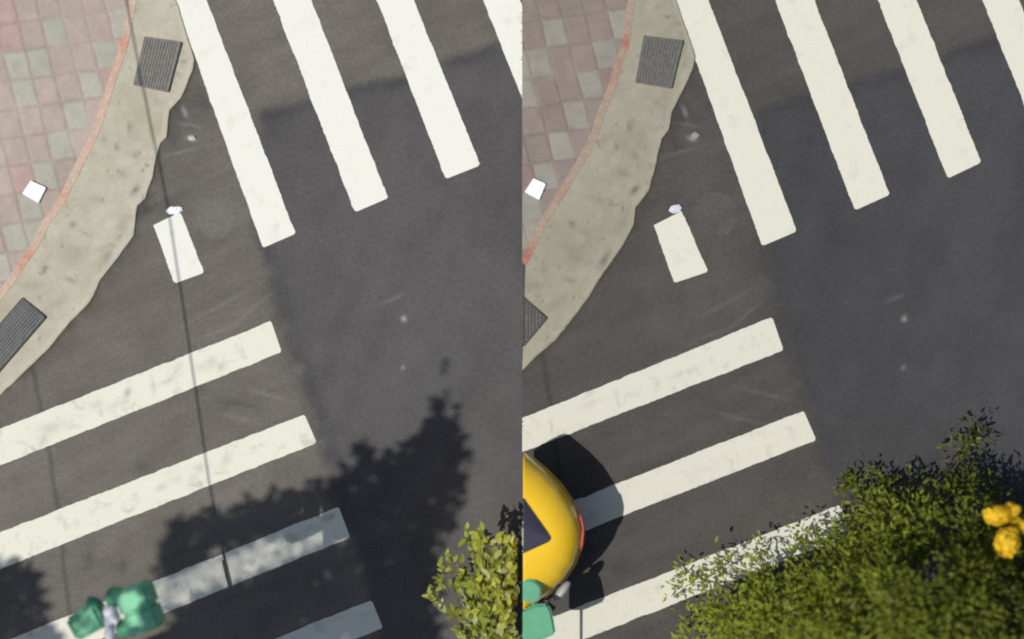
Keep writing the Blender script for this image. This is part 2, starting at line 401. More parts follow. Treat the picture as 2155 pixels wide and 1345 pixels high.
PL = paint_mat('worn crossing paint', (.650, .645, .545), (.30, .30, .24), .55, .54)
PWR = paint_mat('cream crossing paint', (.610, .598, .500), (.36, .35, .29), .32, .55)
PLR = paint_mat('worn cream crossing paint', (.585, .572, .485), (.31, .30, .25), .45, .55)

def cut(poly, keep):      # clip a polygon by x <= SEAM or x >= SEAM
    out = []
    f = (lambda p: SEAM - p[0]) if keep == 'L' else (lambda p: p[0] - SEAM)
    for i in range(len(poly)):
        a, b = poly[i], poly[(i + 1) % len(poly)]
        fa, fb = f(a), f(b)
        if fa >= 0: out.append(a)
        if fa * fb < 0:
            t = fa / (fa - fb); out.append((a[0] + t * (b[0] - a[0]), a[1] + t * (b[1] - a[1])))
    return out
def stripe(quad, mat, label, side, group, marks=(), cracks=()):
    """quad: start-a, start-b, end-b, end-a"""
    q = np.array(quad, float)
    n = int(np.hypot(*(q[3] - q[0])) / 5) + 2; m = 18
    t = np.linspace(0, 1, n)[:, None]; s = np.linspace(0, 1, m)[None, :]
    A = q[0] * (1 - t) + q[3] * t; B = q[1] * (1 - t) + q[2] * t
    d = (B - A) / np.hypot(*(B - A).T)[:, None]
    ja = np.interp(np.arange(n), np.arange(0, n + 4, 4), rng.normal(0, .55, len(np.arange(0, n + 4, 4)))) + rng.normal(0, .35, n)
    jb = np.interp(np.arange(n), np.arange(0, n + 4, 4), rng.normal(0, .55, len(np.arange(0, n + 4, 4)))) + rng.normal(0, .35, n)
    A = A + d * ja[:, None]; B = B + d * jb[:, None]
    X = A[:, 0][:, None] * (1 - s) + B[:, 0][:, None] * s; Y = A[:, 1][:, None] * (1 - s) + B[:, 1][:, None] * s
    # rounded corners at the end
    e = 3.5; dir_ = (q[3] - q[0]) / np.hypot(*(q[3] - q[0]))
    for k in (0, m - 1): X[-1, k] -= dir_[0] * e; Y[-1, k] -= dir_[1] * e
    if side == 'L': X = np.minimum(X, SEAM)
    else: X = np.maximum(X, SEAM)
    c = np.zeros(X.shape)
    for (a, b, rx, ry, ang, st) in marks:
        qd = np.hypot(((X - a) * math.cos(ang) + (Y - b) * math.sin(ang)) / rx, (-(X - a) * math.sin(ang) + (Y - b) * math.cos(ang)) / ry)
        c = np.maximum(c, st * gauss(qd, .9) * np.clip(.75 + 2.4 * fbm(X, Y, 14, 41, 3), 0, 1))
    Z = np.full(X.shape, .0045)
    if label.startswith('FIRST'): pass
    V = np.stack([(X - CX) / S, (CY - Y) / S, Z], -1).reshape(-1, 3); F = grid_faces(n, m)
    # open cracks: leave out the cells a crack runs through
    if cracks:
        cx_ = X.reshape(-1)[F].mean(1); cy_ = Y.reshape(-1)[F].mean(1)
        keep = np.ones(len(F), bool)
        for pl, wd in cracks: keep &= seg_dist(cx_, cy_, pl) > wd
        F = F[keep]
    V0 = V[F[0]]
    if np.cross(V0[1] - V0[0], V0[2] - V0[0])[2] < 0: F = F[:, ::-1]
    o = link('crossing_stripe', np_mesh('crossing_stripe', V, F, np.repeat(c.reshape(-1, 1), 3, 1)), mat)
    return tag(o, label, 'road marking', group)
def ext(p, q, y):      # point on line p-q at height y
    return (p[0] + (q[0] - p[0]) * (y - p[1]) / (q[1] - p[1]), y)
def extx(p, q, x): return (x, p[1] + (q[1] - p[1]) * (x - p[0]) / (q[0] - p[0]))
GU, GD = 'bright stripes of the left crossing running down from the top', 'worn stripes of the left crossing running up to the right'
GUR, GDR = 'cream stripes of the right crossing running down from the top', 'worn cream stripes of the right crossing running up to the right'
def down(l0, l1, r0, r1, *a, **k):
    return stripe([ext(l0, l1, -260), ext(r0, r1, -260), r1, l1], *a, **k)
def along(t0, t1, b0, b1, x, *a, **k):
    return stripe([extx(t0, t1, x), extx(b0, b1, x), b1, t1], *a, **k)
down((381, 37), (553, 522), (449, 37), (622, 492), PW, 'bright white stripe beside the concrete kerb apron, longest of the left crossing', 'L', GU)
down((589, 37), (747, 447), (669, 37), (817, 417), PW, 'bright white stripe second from the left kerb apron, clean and unbroken', 'L', GU)
down((807, 37), (938, 377), (886, 37), (1011, 348), PW, 'bright white stripe third from the left kerb apron, ending in open asphalt', 'L', GU)
down((1031, 37), (1158, 352), (1110, 37), (1230, 322), PW, 'bright white stripe cut off along its right side, top middle of the scene', 'L', GU)
stripe([(323, 474), (380, 446), (430, 574), (367, 597)], PW, 'short white paint block by the left kerb apron with an overhead wire crossing it', 'L', 'short paint blocks beside the kerb aprons')
along((37, 888), (571, 676), (37, 965), (593, 741), -160, PL, 'worn white stripe, upper of the left lower set, with dark speckled stains', 'L', GD,
      marks=[(270, 822, 8, 20, .3, .8), (322, 812, 4, 24, -.2, .7), (355, 800, 30, 6, -.4, .5), (250, 850, 30, 8, -.3, .5), (110, 900, 40, 16, -.3, .4), (440, 765, 30, 14, -.4, .5), (465, 770, 12, 14, 0, .5), (200, 850, 20, 12, 0, .4), (90, 925, 14, 20, .2, .5)],
      cracks=[])
along((37, 1106), (641, 872), (37, 1183), (667, 932), -160, PL, 'worn white stripe, second of the left lower set, clean at its right end', 'L', GD,
      marks=[(368, 1000, 16, 16, 0, .55), (405, 1010, 10, 20, .3, .5), (420, 985, 24, 10, -.3, .5), (340, 1025, 16, 8, -.3, .4), (475, 970, 14, 22, .3, .35), (125, 1090, 8, 8, 0, .4)])
along((310, 1229), (713, 1067), (342, 1292), (737, 1131), -160, PL, 'grey shaded stripe split by a crack, third of the left lower set', 'L', GD,
      marks=[(690, 1090, 16, 9, -.3, .9), (700, 1084, 5, 5, 0, 1), (620, 1130, 12, 22, .5, .6), (612, 1125, 20, 10, -.6, .5), (650, 1115, 30, 12, -.3, .4), (360, 1240, 20, 12, 0, .35)],
      cracks=[([(468, 1150), (476, 1190), (488, 1245)], 4.6)])
along((680, 1303), (782, 1262), (700, 1362), (806, 1322), -160, PL, 'shaded stripe of which only the tip shows, lowest of the left lower set', 'L', GD)
down((1432, 37), (1604, 518), (1505, 37), (1677, 487), PWR, 'cream white stripe beside the right kerb apron and its upper grate', 'R', GUR)
down((1645, 37), (1799, 443), (1728, 37), (1872, 410), PWR, 'cream white stripe second from the right kerb apron, squared at its lower end', 'R', GUR)
down((1862, 37), (1994, 376), (1943, 37), (2065, 342), PWR, 'cream white stripe third from the right kerb apron, over dark asphalt', 'R', GUR)
down((2082, 37), (2206, 345), (2160, 37), (2280, 315), PWR, 'cream white stripe cut by the top right corner of the scene', 'R', GUR)
stripe([(1376, 474), (1435, 444), (1490, 572), (1418, 596)], PWR, 'short cream paint block beside the right kerb apron', 'R', 'short paint blocks beside the kerb aprons')
along((1099, 880), (1625, 667), (1099, 951), (1649, 737), 1085, PLR, 'worn cream stripe, upper of the right lower set, passing above the yellow car', 'R', GDR,
      marks=[(1162, 905, 3, 30, -.15, .5), (1380, 815, 10, 16, .3, .5), (1440, 785, 30, 8, -.4, .5), (1330, 830, 16, 8, 0, .4), (1240, 850, 30, 10, -.3, .3)])
along((1225, 1047), (1691, 864), (1240, 1113), (1718, 926), 1085, PLR, 'worn cream stripe, middle of the right lower set, one end shaded by the car', 'R', GDR, marks=[(1460, 1000, 14, 20, .3, .35), (1480, 990, 30, 8, -.3, .25)])
along((1165, 1298), (1768, 1062), (1190, 1360), (1792, 1125), 1085, PLR, 'worn cream stripe half buried under the tree, lowest of the right lower set', 'R', GDR, marks=[(1375, 1240, 30, 10, -.3, .3)])

# ------------------------------------------------------------------ drain grates
M_grate = plain('weathered grate steel', alb(150, 146, 140), .7, .3, .2, 30)
M_grate2 = plain('pale grate slat', alb(122, 126, 130), .7, .3, .2, 30)
M_gd = plain('dark grate iron', alb(92, 90, 86), .75, .2, .25, 25)
M_pit = plain('drain pit', alb(104, 102, 97), .95, 0, .3, 10)
def lerp2(a, b, t): return (a[0] + (b[0] - a[0]) * t, a[1] + (b[1] - a[1]) * t)
def bar(bm, a, b, wd, z0, z1):
    a = W(*a); b = W(*b); d = (b - a); d.z = 0; n = Vector((-d.y, d.x, 0)).normalized() * wd / 2
    prism(bm, [(a - n)[:2], (b - n)[:2], (b + n)[:2], (a + n)[:2]], z0, z1)
def grate(quad, nb, label, mat, bw=.022, frame=None, z=.052):
    q = quad; c = np.mean(q, 0); root = empty('drain_grate', W(c[0], c[1], z - .03)); tag(root, label, 'drain grate', 'drain grates in the kerb aprons')
    bm = bmesh.new(); prism(bm, [tuple(W(*p))[:2] for p in q], z - .03, z - .006); bm_obj('pit', bm, M_pit, root)
    bm = bmesh.new()
    for i in range(len(q)): bar(bm, q[i], q[(i + 1) % len(q)], .018, z - .012, z + .004)
    bm_obj('grate_frame', bm, frame or mat, root)
    bm = bmesh.new()
    for k in range(nb):
        t = (k + .5) / nb
        if len(q) == 4: a, b = lerp2(q[0], q[1], t), lerp2(q[3], q[2], t)
        else: a, b = lerp2(q[0], q[1], t), lerp2(q[0], q[2], t)
        bar(bm, a, b, bw, z - .010, z + .001 + .0004 * (k % 2))
    bm_obj('bars', bm, mat, root)
    return root
grate([(307, 80), (381, 92), (354, 194), (284, 179)], 12, 'grey drain grate between the clay edging and the first bright stripe, top left', plain('grate iron', alb(132, 128, 122), .7, .2, .2, 18), .028)
grate([(50, 628), (97, 668), (-50, 838), (-98, 798)], 10, 'dark slotted drain grate in the left kerb apron at the edge of the scene', M_grate2, .013, M_gd)
grate([(1355, 78), (1435, 88), (1411, 186), (1338, 174)], 12, 'grey drain grate beside the first cream stripe of the right crossing', plain('grate iron dull', alb(116, 113, 108), .7, .2, .2, 18), .030)
grate([(1149, 670), (1100, 626), (1100, 728)], 7, 'dark triangular end of a drain grate at the tapering right kerb apron', M_gd, .012)

# ------------------------------------------------------------------ white covers and litter
M_tile = plain('white glazed cover', (.88, .89, .90), .35, 0, .04, 20)
M_tile2 = plain('off white cover', (.80, .82, .84), .4, 0, .05, 20)  # slightly less white than the left cover
for q, lab, m in [([(69, 381), (101, 396), (85, 428), (51, 408)], 'small bright white square cover lying on the left pavers', M_tile),
                  ([(1123, 376), (1149, 388), (1135, 422), (1104, 405)], 'small white square cover lying on the duller right pavers', M_tile2)]:
    bm = bmesh.new(); prism(bm, [tuple(W(*p))[:2] for p in q], .05, .085)
    tag(bm_obj('square_cover', bm, m, None, bevel=.006), lab, 'cover', 'white square covers on the pavers')
def scrap(px, py, rx, ry, ang, label, seed, col=(.75, .78, .85)):
    bm = bmesh.new(); bmesh.ops.create_icosphere(bm, subdivisions=3, radius=1)
    r = random.Random(seed)
    for v in bm.verts:
        k = 1 + r.uniform(-.22, .22)
        x, y, z = v.co.x * rx / S * k, v.co.y * ry / S * k, v.co.z * .018 * k
        v.co = W(px, py, .02) + Vector((x * math.cos(ang) - y * math.sin(ang), x * math.sin(ang) + y * math.cos(ang), z))
    return tag(bm_obj('paper_scrap', bm, plain('crumpled paper', col, .7, 0, .1, 60)), label, 'litter', 'pale litter scraps on the road')
scrap(367, 443, 17, 8, .12, 'white crumpled scrap at the top corner of the left paint block', 1)
scrap(405, 291, 8, 5, -.2, 'tiny grey scrap on asphalt beside the longest bright stripe', 2, (.42, .42, .42))
scrap(1421, 440, 13, 8, .2, 'pale crumpled scrap at the top corner of the right cream paint block', 3, (.55, .58, .62))
scrap(1464, 285, 8, 6, -.2, 'tiny dull scrap on asphalt beside the first cream stripe', 4, (.26, .26, .27))

# ------------------------------------------------------------------ foliage
def leaves(name, pos, dirs, nrm, ln, wd, col, mat, parent=None, fold=.25):
    pos = np.asarray(pos); n = len(pos)
    dirs = dirs / np.linalg.norm(dirs, axis=1)[:, None]
    side = np.cross(dirs, nrm); side /= np.linalg.norm(side, axis=1)[:, None] + 1e-9
    up = np.cross(side, dirs)
    ln = np.asarray(ln)[:, None]; wd = np.asarray(wd)[:, None]
    v0 = pos; v5 = pos + dirs * ln - up * ln * .12
    v1 = pos + dirs * ln * .33 + side * wd * .5 + up * wd * fold; v2 = pos + dirs * ln * .33 - side * wd * .5 + up * wd * fold
    v3 = pos + dirs * ln * .70 + side * wd * .36 + up * wd * fold * .6 - up * ln * .03; v4 = pos + dirs * ln * .70 - side * wd * .36 + up * wd * fold * .6 - up * ln * .03
    vm = pos + dirs * ln * .5
    V = np.stack([v0, v1, v2, v3, v4, v5, vm], 1).reshape(-1, 3)
    b = np.arange(n)[:, None] * 7
    F = np.concatenate([b + np.array([[0, 6, 1]]), b + np.array([[1, 6, 3]]), b + np.array([[3, 6, 5]]), b + np.array([[0, 2, 6]]), b + np.array([[2, 4, 6]]), b + np.array([[4, 5, 6]])], 0)
    me = np_mesh(name, V, F, np.repeat(col, 7, 0))
    return link(name, me, mat, parent)
def rand_dirs(n, up=0.2, spread=1.0):
    a = rng.random(n) * 2 * np.pi; z = rng.normal(up, .35, n)
    return np.c_[np.cos(a), np.sin(a), z]
def rand_nrm(n, k=.6):
    v = rng.normal(0, k, (n, 3)); v[:, 2] += 1; return v / np.linalg.norm(v, axis=1)[:, None]
M_bark = plain('bark', (.10, .075, .05), .9, 0, .35, 30, bump=.6)
M_twig = plain('green twig', (.14, .12, .05), .8, 0, .3, 30)
def sample_poly(pg, n):
    pg = np.array(pg, float); lo, hi = pg.min(0), pg.max(0); out = []
    while len(out) < n:
        p = lo + rng.random((n * 2, 2)) * (hi - lo); p = p[inside(p[:, 0], p[:, 1], pg)]
        out.extend(p.tolist())
    return np.array(out[:n])
def Pn(px, z):
    k = (H - z) / H
    return np.c_[(px[:, 0] - CX) / S * k, (CY - px[:, 1]) / S * k, z]

# --- shrub at the seam, left place
def treetop():  # crown of a tree, built low to keep its shade off the car
    base = Vector(tuple(W(1052, 1400)))
    root = empty('leafy_treetop', base); tag(root, 'bright yellow green leafy shrub at the bottom middle with small rounded leaf sprays', 'treetop')
    tips = [(905, 1238, .62), (925, 1218, .66), (900, 1252, .55), (938, 1166, .72), (925, 1185, .7), (960, 1185, .66), (985, 1112, .7), (1003, 1102, .74), (1020, 1120, .72), (1010, 1150, .7), (1052, 1128, .76), (1072, 1145, .8),
            (1040, 1165, .8), (1083, 1175, .78), (1030, 1195, .82), (1065, 1205, .86), (990, 1215, .7), (965, 1235, .66), (1005, 1240, .8), (1045, 1240, .86), (1083, 1235, .82), (985, 1270, .7), (1025, 1280, .8), (1065, 1280, .84),
            (1088, 1290, .78), (955, 1285, .5), (930, 1275, .45), (1000, 1310, .7), (1045, 1320, .8), (1080, 1330, .78), (960, 1330, .6), (1015, 1180, .6), (1055, 1180, .6), (1085, 1125, .7), (1088, 1205, .7), (1020, 1350, .7), (1070, 1370, .7)]
    bm = bmesh.new(); P0 = []; D = []; c = []; ln = []
    for (x, y, h) in tips:
        t = np.array(P(x, y, h)); b = np.array((base.x, base.y, 0.)); b = b + np.array((rng.normal(0, .05), rng.normal(0, .05), .02))
        m1 = b * .55 + t * .45 + np.array((0, 0, .14))
        pts = [b, b * .8 + m1 * .2 + np.array((0, 0, .08)), m1, m1 * .5 + t * .5 + np.array((0, 0, .03)), t]
        tube(bm, pts, [.016, .014, .010, .007, .004], 6)
        dirb = t - m1; dirb /= np.linalg.norm(dirb)
        k = rng.integers(17, 26) if x > 950 else rng.integers(7, 10)
        for i in range(k):
            s = rng.random() ** .7
            p = m1 * (1 - s) + t * s if x > 950 else t - dirb * .16 * rng.random()
            p = p + rng.normal(0, .035 if x > 950 else .022, 3)
            d = dirb * .6 + rng.normal(0, .65, 3); d[2] = abs(d[2]) * .5
            d /= np.linalg.norm(d)
            L_ = rng.uniform(.085, .155) if x > 950 else rng.uniform(.075, .12)
            # every leaf stays left of the seam
            if (p[0] + max(0, d[0] * L_) + .05) > (SEAM - CX) / S: continue
            P0.append(p); D.append(d); ln.append(L_)
            a = rng.random()
            c0 = np.array((.42, .43, .06)) * (1 - a) + np.array((.15, .19, .02)) * a
            if rng.random() < .16: c0 = np.array((.44, .46, .20))
            c.append(c0 * rng.uniform(.8, 1.2))
    tube(bm, [(base.x, base.y, -.02), (base.x, base.y + .02, .12)], [.05, .035], 8)
    o = bm_obj('stems', bm, M_twig, root)
    n = len(P0); P0 = np.array(P0)
    l = leaves('leaves', P0, np.array(D), rand_nrm(n, .25), ln, np.array(ln) * rng.uniform(.42, .58, n), np.array(c), leaf_mat('shrub leaf', .3))
    l.parent = root; l.matrix_parent_inverse = Matrix.Translation(root.location).inverted()
treetop()

# --- big tree, right place
def crown_tree(name, label, base, tips, leafrange, mat, colf, nper, spread, trunk_r, trunk_top, leafw=.42, noise_nrm=.5, toner=lambda t: rng.uniform(0, 1)):
    root = empty(name, base); tag(root, label, 'tree')
    bm = bmesh.new(); tt = Vector(trunk_top)
    b = Vector(base)
    tube(bm, [b - Vector((0, 0, .05)), b + (tt - b) * .1, b + (tt - b) * .55 + Vector((.08, -.05, 0)), tt], [trunk_r * 1.5, trunk_r, trunk_r * .8, trunk_r * .6], 12)
    bm_obj('trunk', bm, M_bark, root, smooth=True)
    bm = bmesh.new()
    tips = np.asarray(tips)
    # limbs to a few hubs, twigs from hubs to tips
    k = max(6, len(tips) // 16); hubs = tips[rng.choice(len(tips), k, False)].copy()
    for h_ in hubs:
        h_ -= (h_ - np.array(tt)) * .25; h_[2] -= .25
        mid = (np.array(tt) + h_) / 2 + np.array((0, 0, .15))
        tube(bm, [tuple(np.array(tt) - (0, 0, .1)), tuple(mid), tuple(h_)], [trunk_r * .5, trunk_r * .3, trunk_r * .15], 7)
    for t in tips:
        i = np.argmin(np.linalg.norm(hubs - t, axis=1)); hb = hubs[i]
        tube(bm, [tuple(hb), tuple((hb + t) / 2 + rng.normal(0, .04, 3)), tuple(t)], [trunk_r * .13, trunk_r * .08, .004], 5)
    bm_obj('branches', bm, M_bark, root)
    Ps, Ds, Ln, Cs = [], [], [], []
    for t in tips:
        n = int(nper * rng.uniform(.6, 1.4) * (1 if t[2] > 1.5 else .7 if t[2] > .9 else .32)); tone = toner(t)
        sp = spread * (1 if t[2] > .8 else .65); p = t + rng.normal(0, 1, (n, 3)) * np.array((sp, sp, sp * .7))
        d = (p - t) / (np.linalg.norm(p - t, axis=1)[:, None] + 1e-6) + rand_dirs(n, .1) * .7
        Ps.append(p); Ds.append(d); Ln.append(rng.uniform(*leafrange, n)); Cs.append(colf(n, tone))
    Ps = np.concatenate(Ps); Ps[:, 2] = np.maximum(Ps[:, 2], .04); Ds = np.concatenate(Ds); Ln = np.concatenate(Ln); Cs = np.concatenate(Cs)
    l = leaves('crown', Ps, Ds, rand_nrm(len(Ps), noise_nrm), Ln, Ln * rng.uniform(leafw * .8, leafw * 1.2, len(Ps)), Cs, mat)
    l.parent = root; l.matrix_parent_inverse = Matrix.Translation(root.location).inverted()
    return root
crown = [(1475, 1280), (1545, 1230), (1620, 1190), (1690, 1155), (1755, 1120), (1795, 1080), (1800, 1040), (1850, 1035), (1900, 1040), (1960, 1025), (2005, 1000), (2035, 965), (2060, 975), (2078, 1025), (2150, 1080),
         (2330, 1150), (2420, 1300), (2380, 1500), (2200, 1640), (1900, 1650), (1650, 1560), (1480, 1430), (1420, 1320)]
pp = sample_poly(crown, 300)
dd = np.clip(sdf(pp[:, 0], pp[:, 1], crown), 0, 220) / 220
hz = .25 + 3.2 * dd ** .85 * rng.uniform(.75, 1.05, len(pp)) 
tips = Pn(pp, hz)
edge = np.array([(2045, 905, 1.6), (2040, 940, 1.7), (2055, 925, 1.6), (2012, 955, 1.6), (1925, 1010, 1.5), (1790, 1030, 1.4), (1800, 1010, 1.4), (1850, 1020, 1.4), (1530, 1185, 2.6), (1500, 1215, 2.6), (1600, 1155, 2.6), (1690, 1115, 2.6), (1450, 1205, 1.3), (1435, 1240, 1.3)])
tips = np.r_[tips, Pn(edge[:, :2], edge[:, 2] * .17)]
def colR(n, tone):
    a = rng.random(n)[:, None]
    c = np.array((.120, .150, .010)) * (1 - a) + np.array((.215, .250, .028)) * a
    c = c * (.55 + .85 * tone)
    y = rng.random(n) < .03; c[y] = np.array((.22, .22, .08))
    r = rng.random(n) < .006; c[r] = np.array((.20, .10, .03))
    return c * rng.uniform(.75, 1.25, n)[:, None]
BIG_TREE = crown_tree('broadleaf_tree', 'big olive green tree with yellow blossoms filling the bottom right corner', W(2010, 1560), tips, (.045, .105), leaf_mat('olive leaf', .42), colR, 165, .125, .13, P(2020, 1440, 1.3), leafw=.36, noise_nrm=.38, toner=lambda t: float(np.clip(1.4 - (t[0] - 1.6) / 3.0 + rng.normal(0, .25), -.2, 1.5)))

# --- unseen tree placed to the lower left, its crown shaped to cast this shade
shade = [(932, 748), (945, 830), (966, 870), (986, 920), (992, 1000), (972, 1080), (950, 1130), (925, 1200), (925, 1400), (345, 1400), (352, 1250), (330, 1215), (345, 1120), (350, 1092), (470, 1062), (560, 1040), (690, 995), (735, 975), (770, 925), (800, 962), (850, 948), (890, 895), (905, 850), (918, 800)]
wedge = [(-60, 1178), (58, 1186), (120, 1330), (150, 1420), (-60, 1420)]  # straight-edged shade of an unknown thing, cast by added leaves
def colS(n, tone):
    return np.array((.07, .10, .02)) * rng.uniform(.6, 1.4, n)[:, None] * (.7 + .6 * tone)
def shade_tree():
    a = sample_poly(shade, 12000)
    d = sdf(a[:, 0], a[:, 1], shade)
    gap = fbm(a[:, 0], a[:, 1], 60, 131, 3)
    thin = (a[:, 0] < 700) & (a[:, 1] < 1185 - (a[:, 0] - 350) * .12)      # broken light between the stripes
    pr = np.where(thin, .70 + 1.5 * gap, .80 + .8 * gap) * sstep(-10, 46, d + 30 * gap)
    ss = seg_dist(a[:, 0], a[:, 1], [(325, 1260), (725, 1100)]); pr = np.where(ss < 37, 0, pr)
    a = a[rng.random(len(a)) < pr]
    st_ = sample_poly([(305, 1230), (722, 1060), (748, 1134), (330, 1306)], 2900)  # small leaves added so the third stripe is only half shaded
    small = np.r_[np.zeros(len(a)), np.ones(len(st_))]; a = np.r_[a, st_]
    b = sample_poly(wedge, 900); a = np.r_[a, b]; small = np.r_[small, np.zeros(len(b))]
    k_ = (seg_dist(a[:, 0], a[:, 1], [(668, 1100), (748, 1058)]) > 22) | (small > 0); a = a[k_]; small = small[k_]; k_ = np.argsort(a[:, 0] <= 240, kind='stable'); a = a[k_]; small = small[k_]; nm = (a[:, 0] > 240).sum()
    z = rng.uniform(8.6, 11.6, len(a))
    x = (a[:, 0] - CX) / S - SUN[0] * z; y = (CY - a[:, 1]) / S - SUN[1] * z
    pos = np.c_[x, y, z]
    base = W(-230, 1570)
    root = empty('shading_tree', base); tag(root, 'tall unseen tree outside the lower left corner, crown shaped to cast the left shade', 'tree')
    tt = Vector((base.x, base.y + .3, 7.6))
    bm = bmesh.new(); tube(bm, [base - Vector((0, 0, .05)), base + Vector((0, .05, 1)), base + Vector((.05, .1, 3.5)), tt], [.26, .19, .16, .13], 12)
    bm_obj('trunk', bm, M_bark, root, smooth=True)
    bm = bmesh.new()
    for i in rng.choice(nm, 60, False):
        p = pos[i]; mid = (np.array(tt) * .5 + p * .5) + np.array((0, 0, .35))
        q0 = np.array(tt) - (0, 0, .15); sg = np.concatenate([q0 + (mid - q0) * np.linspace(0, 1, 30)[:, None], mid + (p - mid) * np.linspace(0, 1, 30)[:, None]])
        gx = (sg[:, 0] + SUN[0] * sg[:, 2]) * S + CX; gy = CY - (sg[:, 1] + SUN[1] * sg[:, 2]) * S
        if (seg_dist(gx, gy, [(650, 1108), (755, 1054)]) < 55).any() or (seg_dist(gx, gy, [(325, 1260), (725, 1100)]) < 45).any(): continue
        tube(bm, [tuple(q0), tuple(mid), tuple(p)], [.05, .03, .006], 6)
    bm_obj('branches', bm, M_bark, root)
    n = len(pos); ln = np.where(small > 0, rng.uniform(.03, .048, n), rng.uniform(.10, .17, n))
    l = leaves('crown', pos, rand_dirs(n, 0), rand_nrm(n, .4), ln, ln * .55, colS(n, .5), leaf_mat('shading tree leaf', .12))
    l.parent = root; l.matrix_parent_inverse = Matrix.Translation(root.location).inverted()
shade_tree()

# ------------------------------------------------------------------ overhead wire and its poles
hw_ = 4.3
wp = [(205, -420), (243, -200), (280, 37), (316, 240), (358, 460), (385, 640), (411, 812), (440, 1010), (477, 1210)]   # where its shade runs
M_wire = plain('black cable', (.045, .04, .035), .6)
pts = [W(x, y) + Vector((-SUN[0] * hw_, -SUN[1] * hw_, hw_)) for x, y in wp]
ends = []
for (p, q, yy) in ((pts[1], pts[0], 9.0), (pts[-2], pts[-1], -9.0)):
    t = (yy - p.y) / (q.y - p.y); e = p + (q - p) * t; e.z = hw_ + .25; ends.append(e)
bm = bmesh.new(); tube(bm, [ends[0]] + pts + [ends[1]], .0115, 6)
tag(bm_obj('overhead_wire', bm, M_wire), 'black overhead wire past the left edge, its thin shade crossing the left kerb and stripes', 'wire')
M_conc = plain('pole concrete', (.32, .31, .29), .9, 0, .15, 8)
M_galv = plain('galvanised steel', alb(176, 178, 176), .45, .6, .1, 20)
M_ins = plain('porcelain', (.35, .14, .08), .3)
for e, lab in zip(ends, ('tall concrete utility pole outside the top edge, upper end of the overhead wire', 'tall concrete utility pole outside the bottom edge, lower end of the overhead wire')):
    root = empty('utility_pole', (e.x, e.y, 0)); tag(root, lab, 'utility pole', 'utility poles carrying the wire')
    bm = bmesh.new(); tube(bm, [(e.x, e.y, -.1), (e.x, e.y, 6), (e.x, e.y, hw_ + .1)], [.16, .13, .10], 14); bm_obj('shaft', bm, M_conc, root, smooth=False)
    bm = bmesh.new(); box(bm, (e.x, e.y + .13, hw_ - .15), (1.4, .08, .10)); bm_obj('crossarm', bm, M_galv, root)
    bm = bmesh.new(); tube(bm, [(e.x, e.y, hw_ + .1), (e.x, e.y, hw_ + .17), (e.x, e.y, hw_ + .25)], [.05, .06, .03], 10); bm_obj('insulator', bm, M_ins, root)

# ------------------------------------------------------------------ traffic signals
M_green = plain('sun faded green enamel', alb(132, 220, 168), .55, 0, .08, 9)
M_green2 = plain('green enamel', alb(100, 186, 142), .45, 0, .08, 9)
M_lens = plain('dark lens', (.02, .03, .02), .2)
def rbox(name, cpx, z, size, rot, mat, parent, bev=.03):
    bm = bmesh.new(); c = P(cpx[0], cpx[1], z); box(bm, (c.x, c.y, z - size[2] / 2), size, rot)
    return bm_obj(name, bm, mat, parent, bevel=bev, seg=3)
def hood(name, cpx, z, r, length, ang, mat, parent):
    """half-open visor tube pointing along ang"""
    c = P(cpx[0], cpx[1], z); bm = bmesh.new(); d = Vector((math.cos(ang), math.sin(ang), 0)); u = Vector((-d.y, d.x, 0)); n = 14
    ra, rb = [], []
    for k in range(n + 1):
        a = math.radians(-20) + math.radians(220) * k / n
        off = u * math.cos(a) * r + Vector((0, 0, math.sin(a) * r))
        ra.append((bm.verts.new(c + off), bm.verts.new(c + off * .92))); rb.append((bm.verts.new(c + off * 1.0 + d * length * (.65 + .35 * math.sin(max(0, min(math.pi, a))))), bm.verts.new(c + off * .92 + d * length * (.65 + .35 * math.sin(max(0, min(math.pi, a)))))))
    for k in range(n):
        for s_ in (0, 1): bm.faces.new((ra[k][s_], ra[k + 1][s_], rb[k + 1][s_], rb[k][s_]))
        bm.faces.new((rb[k][0], rb[k + 1][0], rb[k + 1][1], rb[k][1]))
    bm_obj(name, bm, mat, parent, smooth=True)
def signal_left():
    z = 3.3; hx = P(232, 1300, z); by = W(0, 1475).y
    root = empty('traffic_signal', (hx.x, by, 0)); tag(root, 'pale green traffic signal with twin hooded heads and light grey arm at the bottom left', 'traffic signal', 'green traffic signals at the bottom edge')
    bm = bmesh.new(); tube(bm, [(hx.x, by, -.05), (hx.x, by, z - .25)], [.09, .075], 14); bm_obj('pole', bm, M_galv, root)
    M_arm = plain('white painted steel', (.72, .72, .74), .5, 0, .06)
    bm = bmesh.new(); tube(bm, [(hx.x, by, z - .12), (hx.x, by + .6, z - .12), tuple(P(229, 1275, z - .12))], .055, 12); bm_obj('arm', bm, M_arm, root)
    r1 = math.radians(20)
    h1 = rbox('housing', (278, 1264), z, (.34, .27, .40), r1, M_green, root, .035)
    h2 = rbox('housing', (296, 1308), z - .05, (.34, .25, .36), r1, M_green, root, .035)
    hood('visor', (254, 1257), z - .17, .105, .14, math.radians(168), M_green2, root)
    hood('visor', (276, 1318), z - .22, .10, .14, math.radians(195), M_green2, root)
    h3 = rbox('housing', (178, 1312), z - .04, (.34, .27, .38), math.radians(28), M_green, root, .035)
    hood('visor', (194, 1290), z - .16, .085, .19, math.radians(80), M_green2, root)
    rbox('bracket', (232, 1296), z - .02, (.13, .18, .12), r1, M_arm, root, .02)
    return root
signal_left()
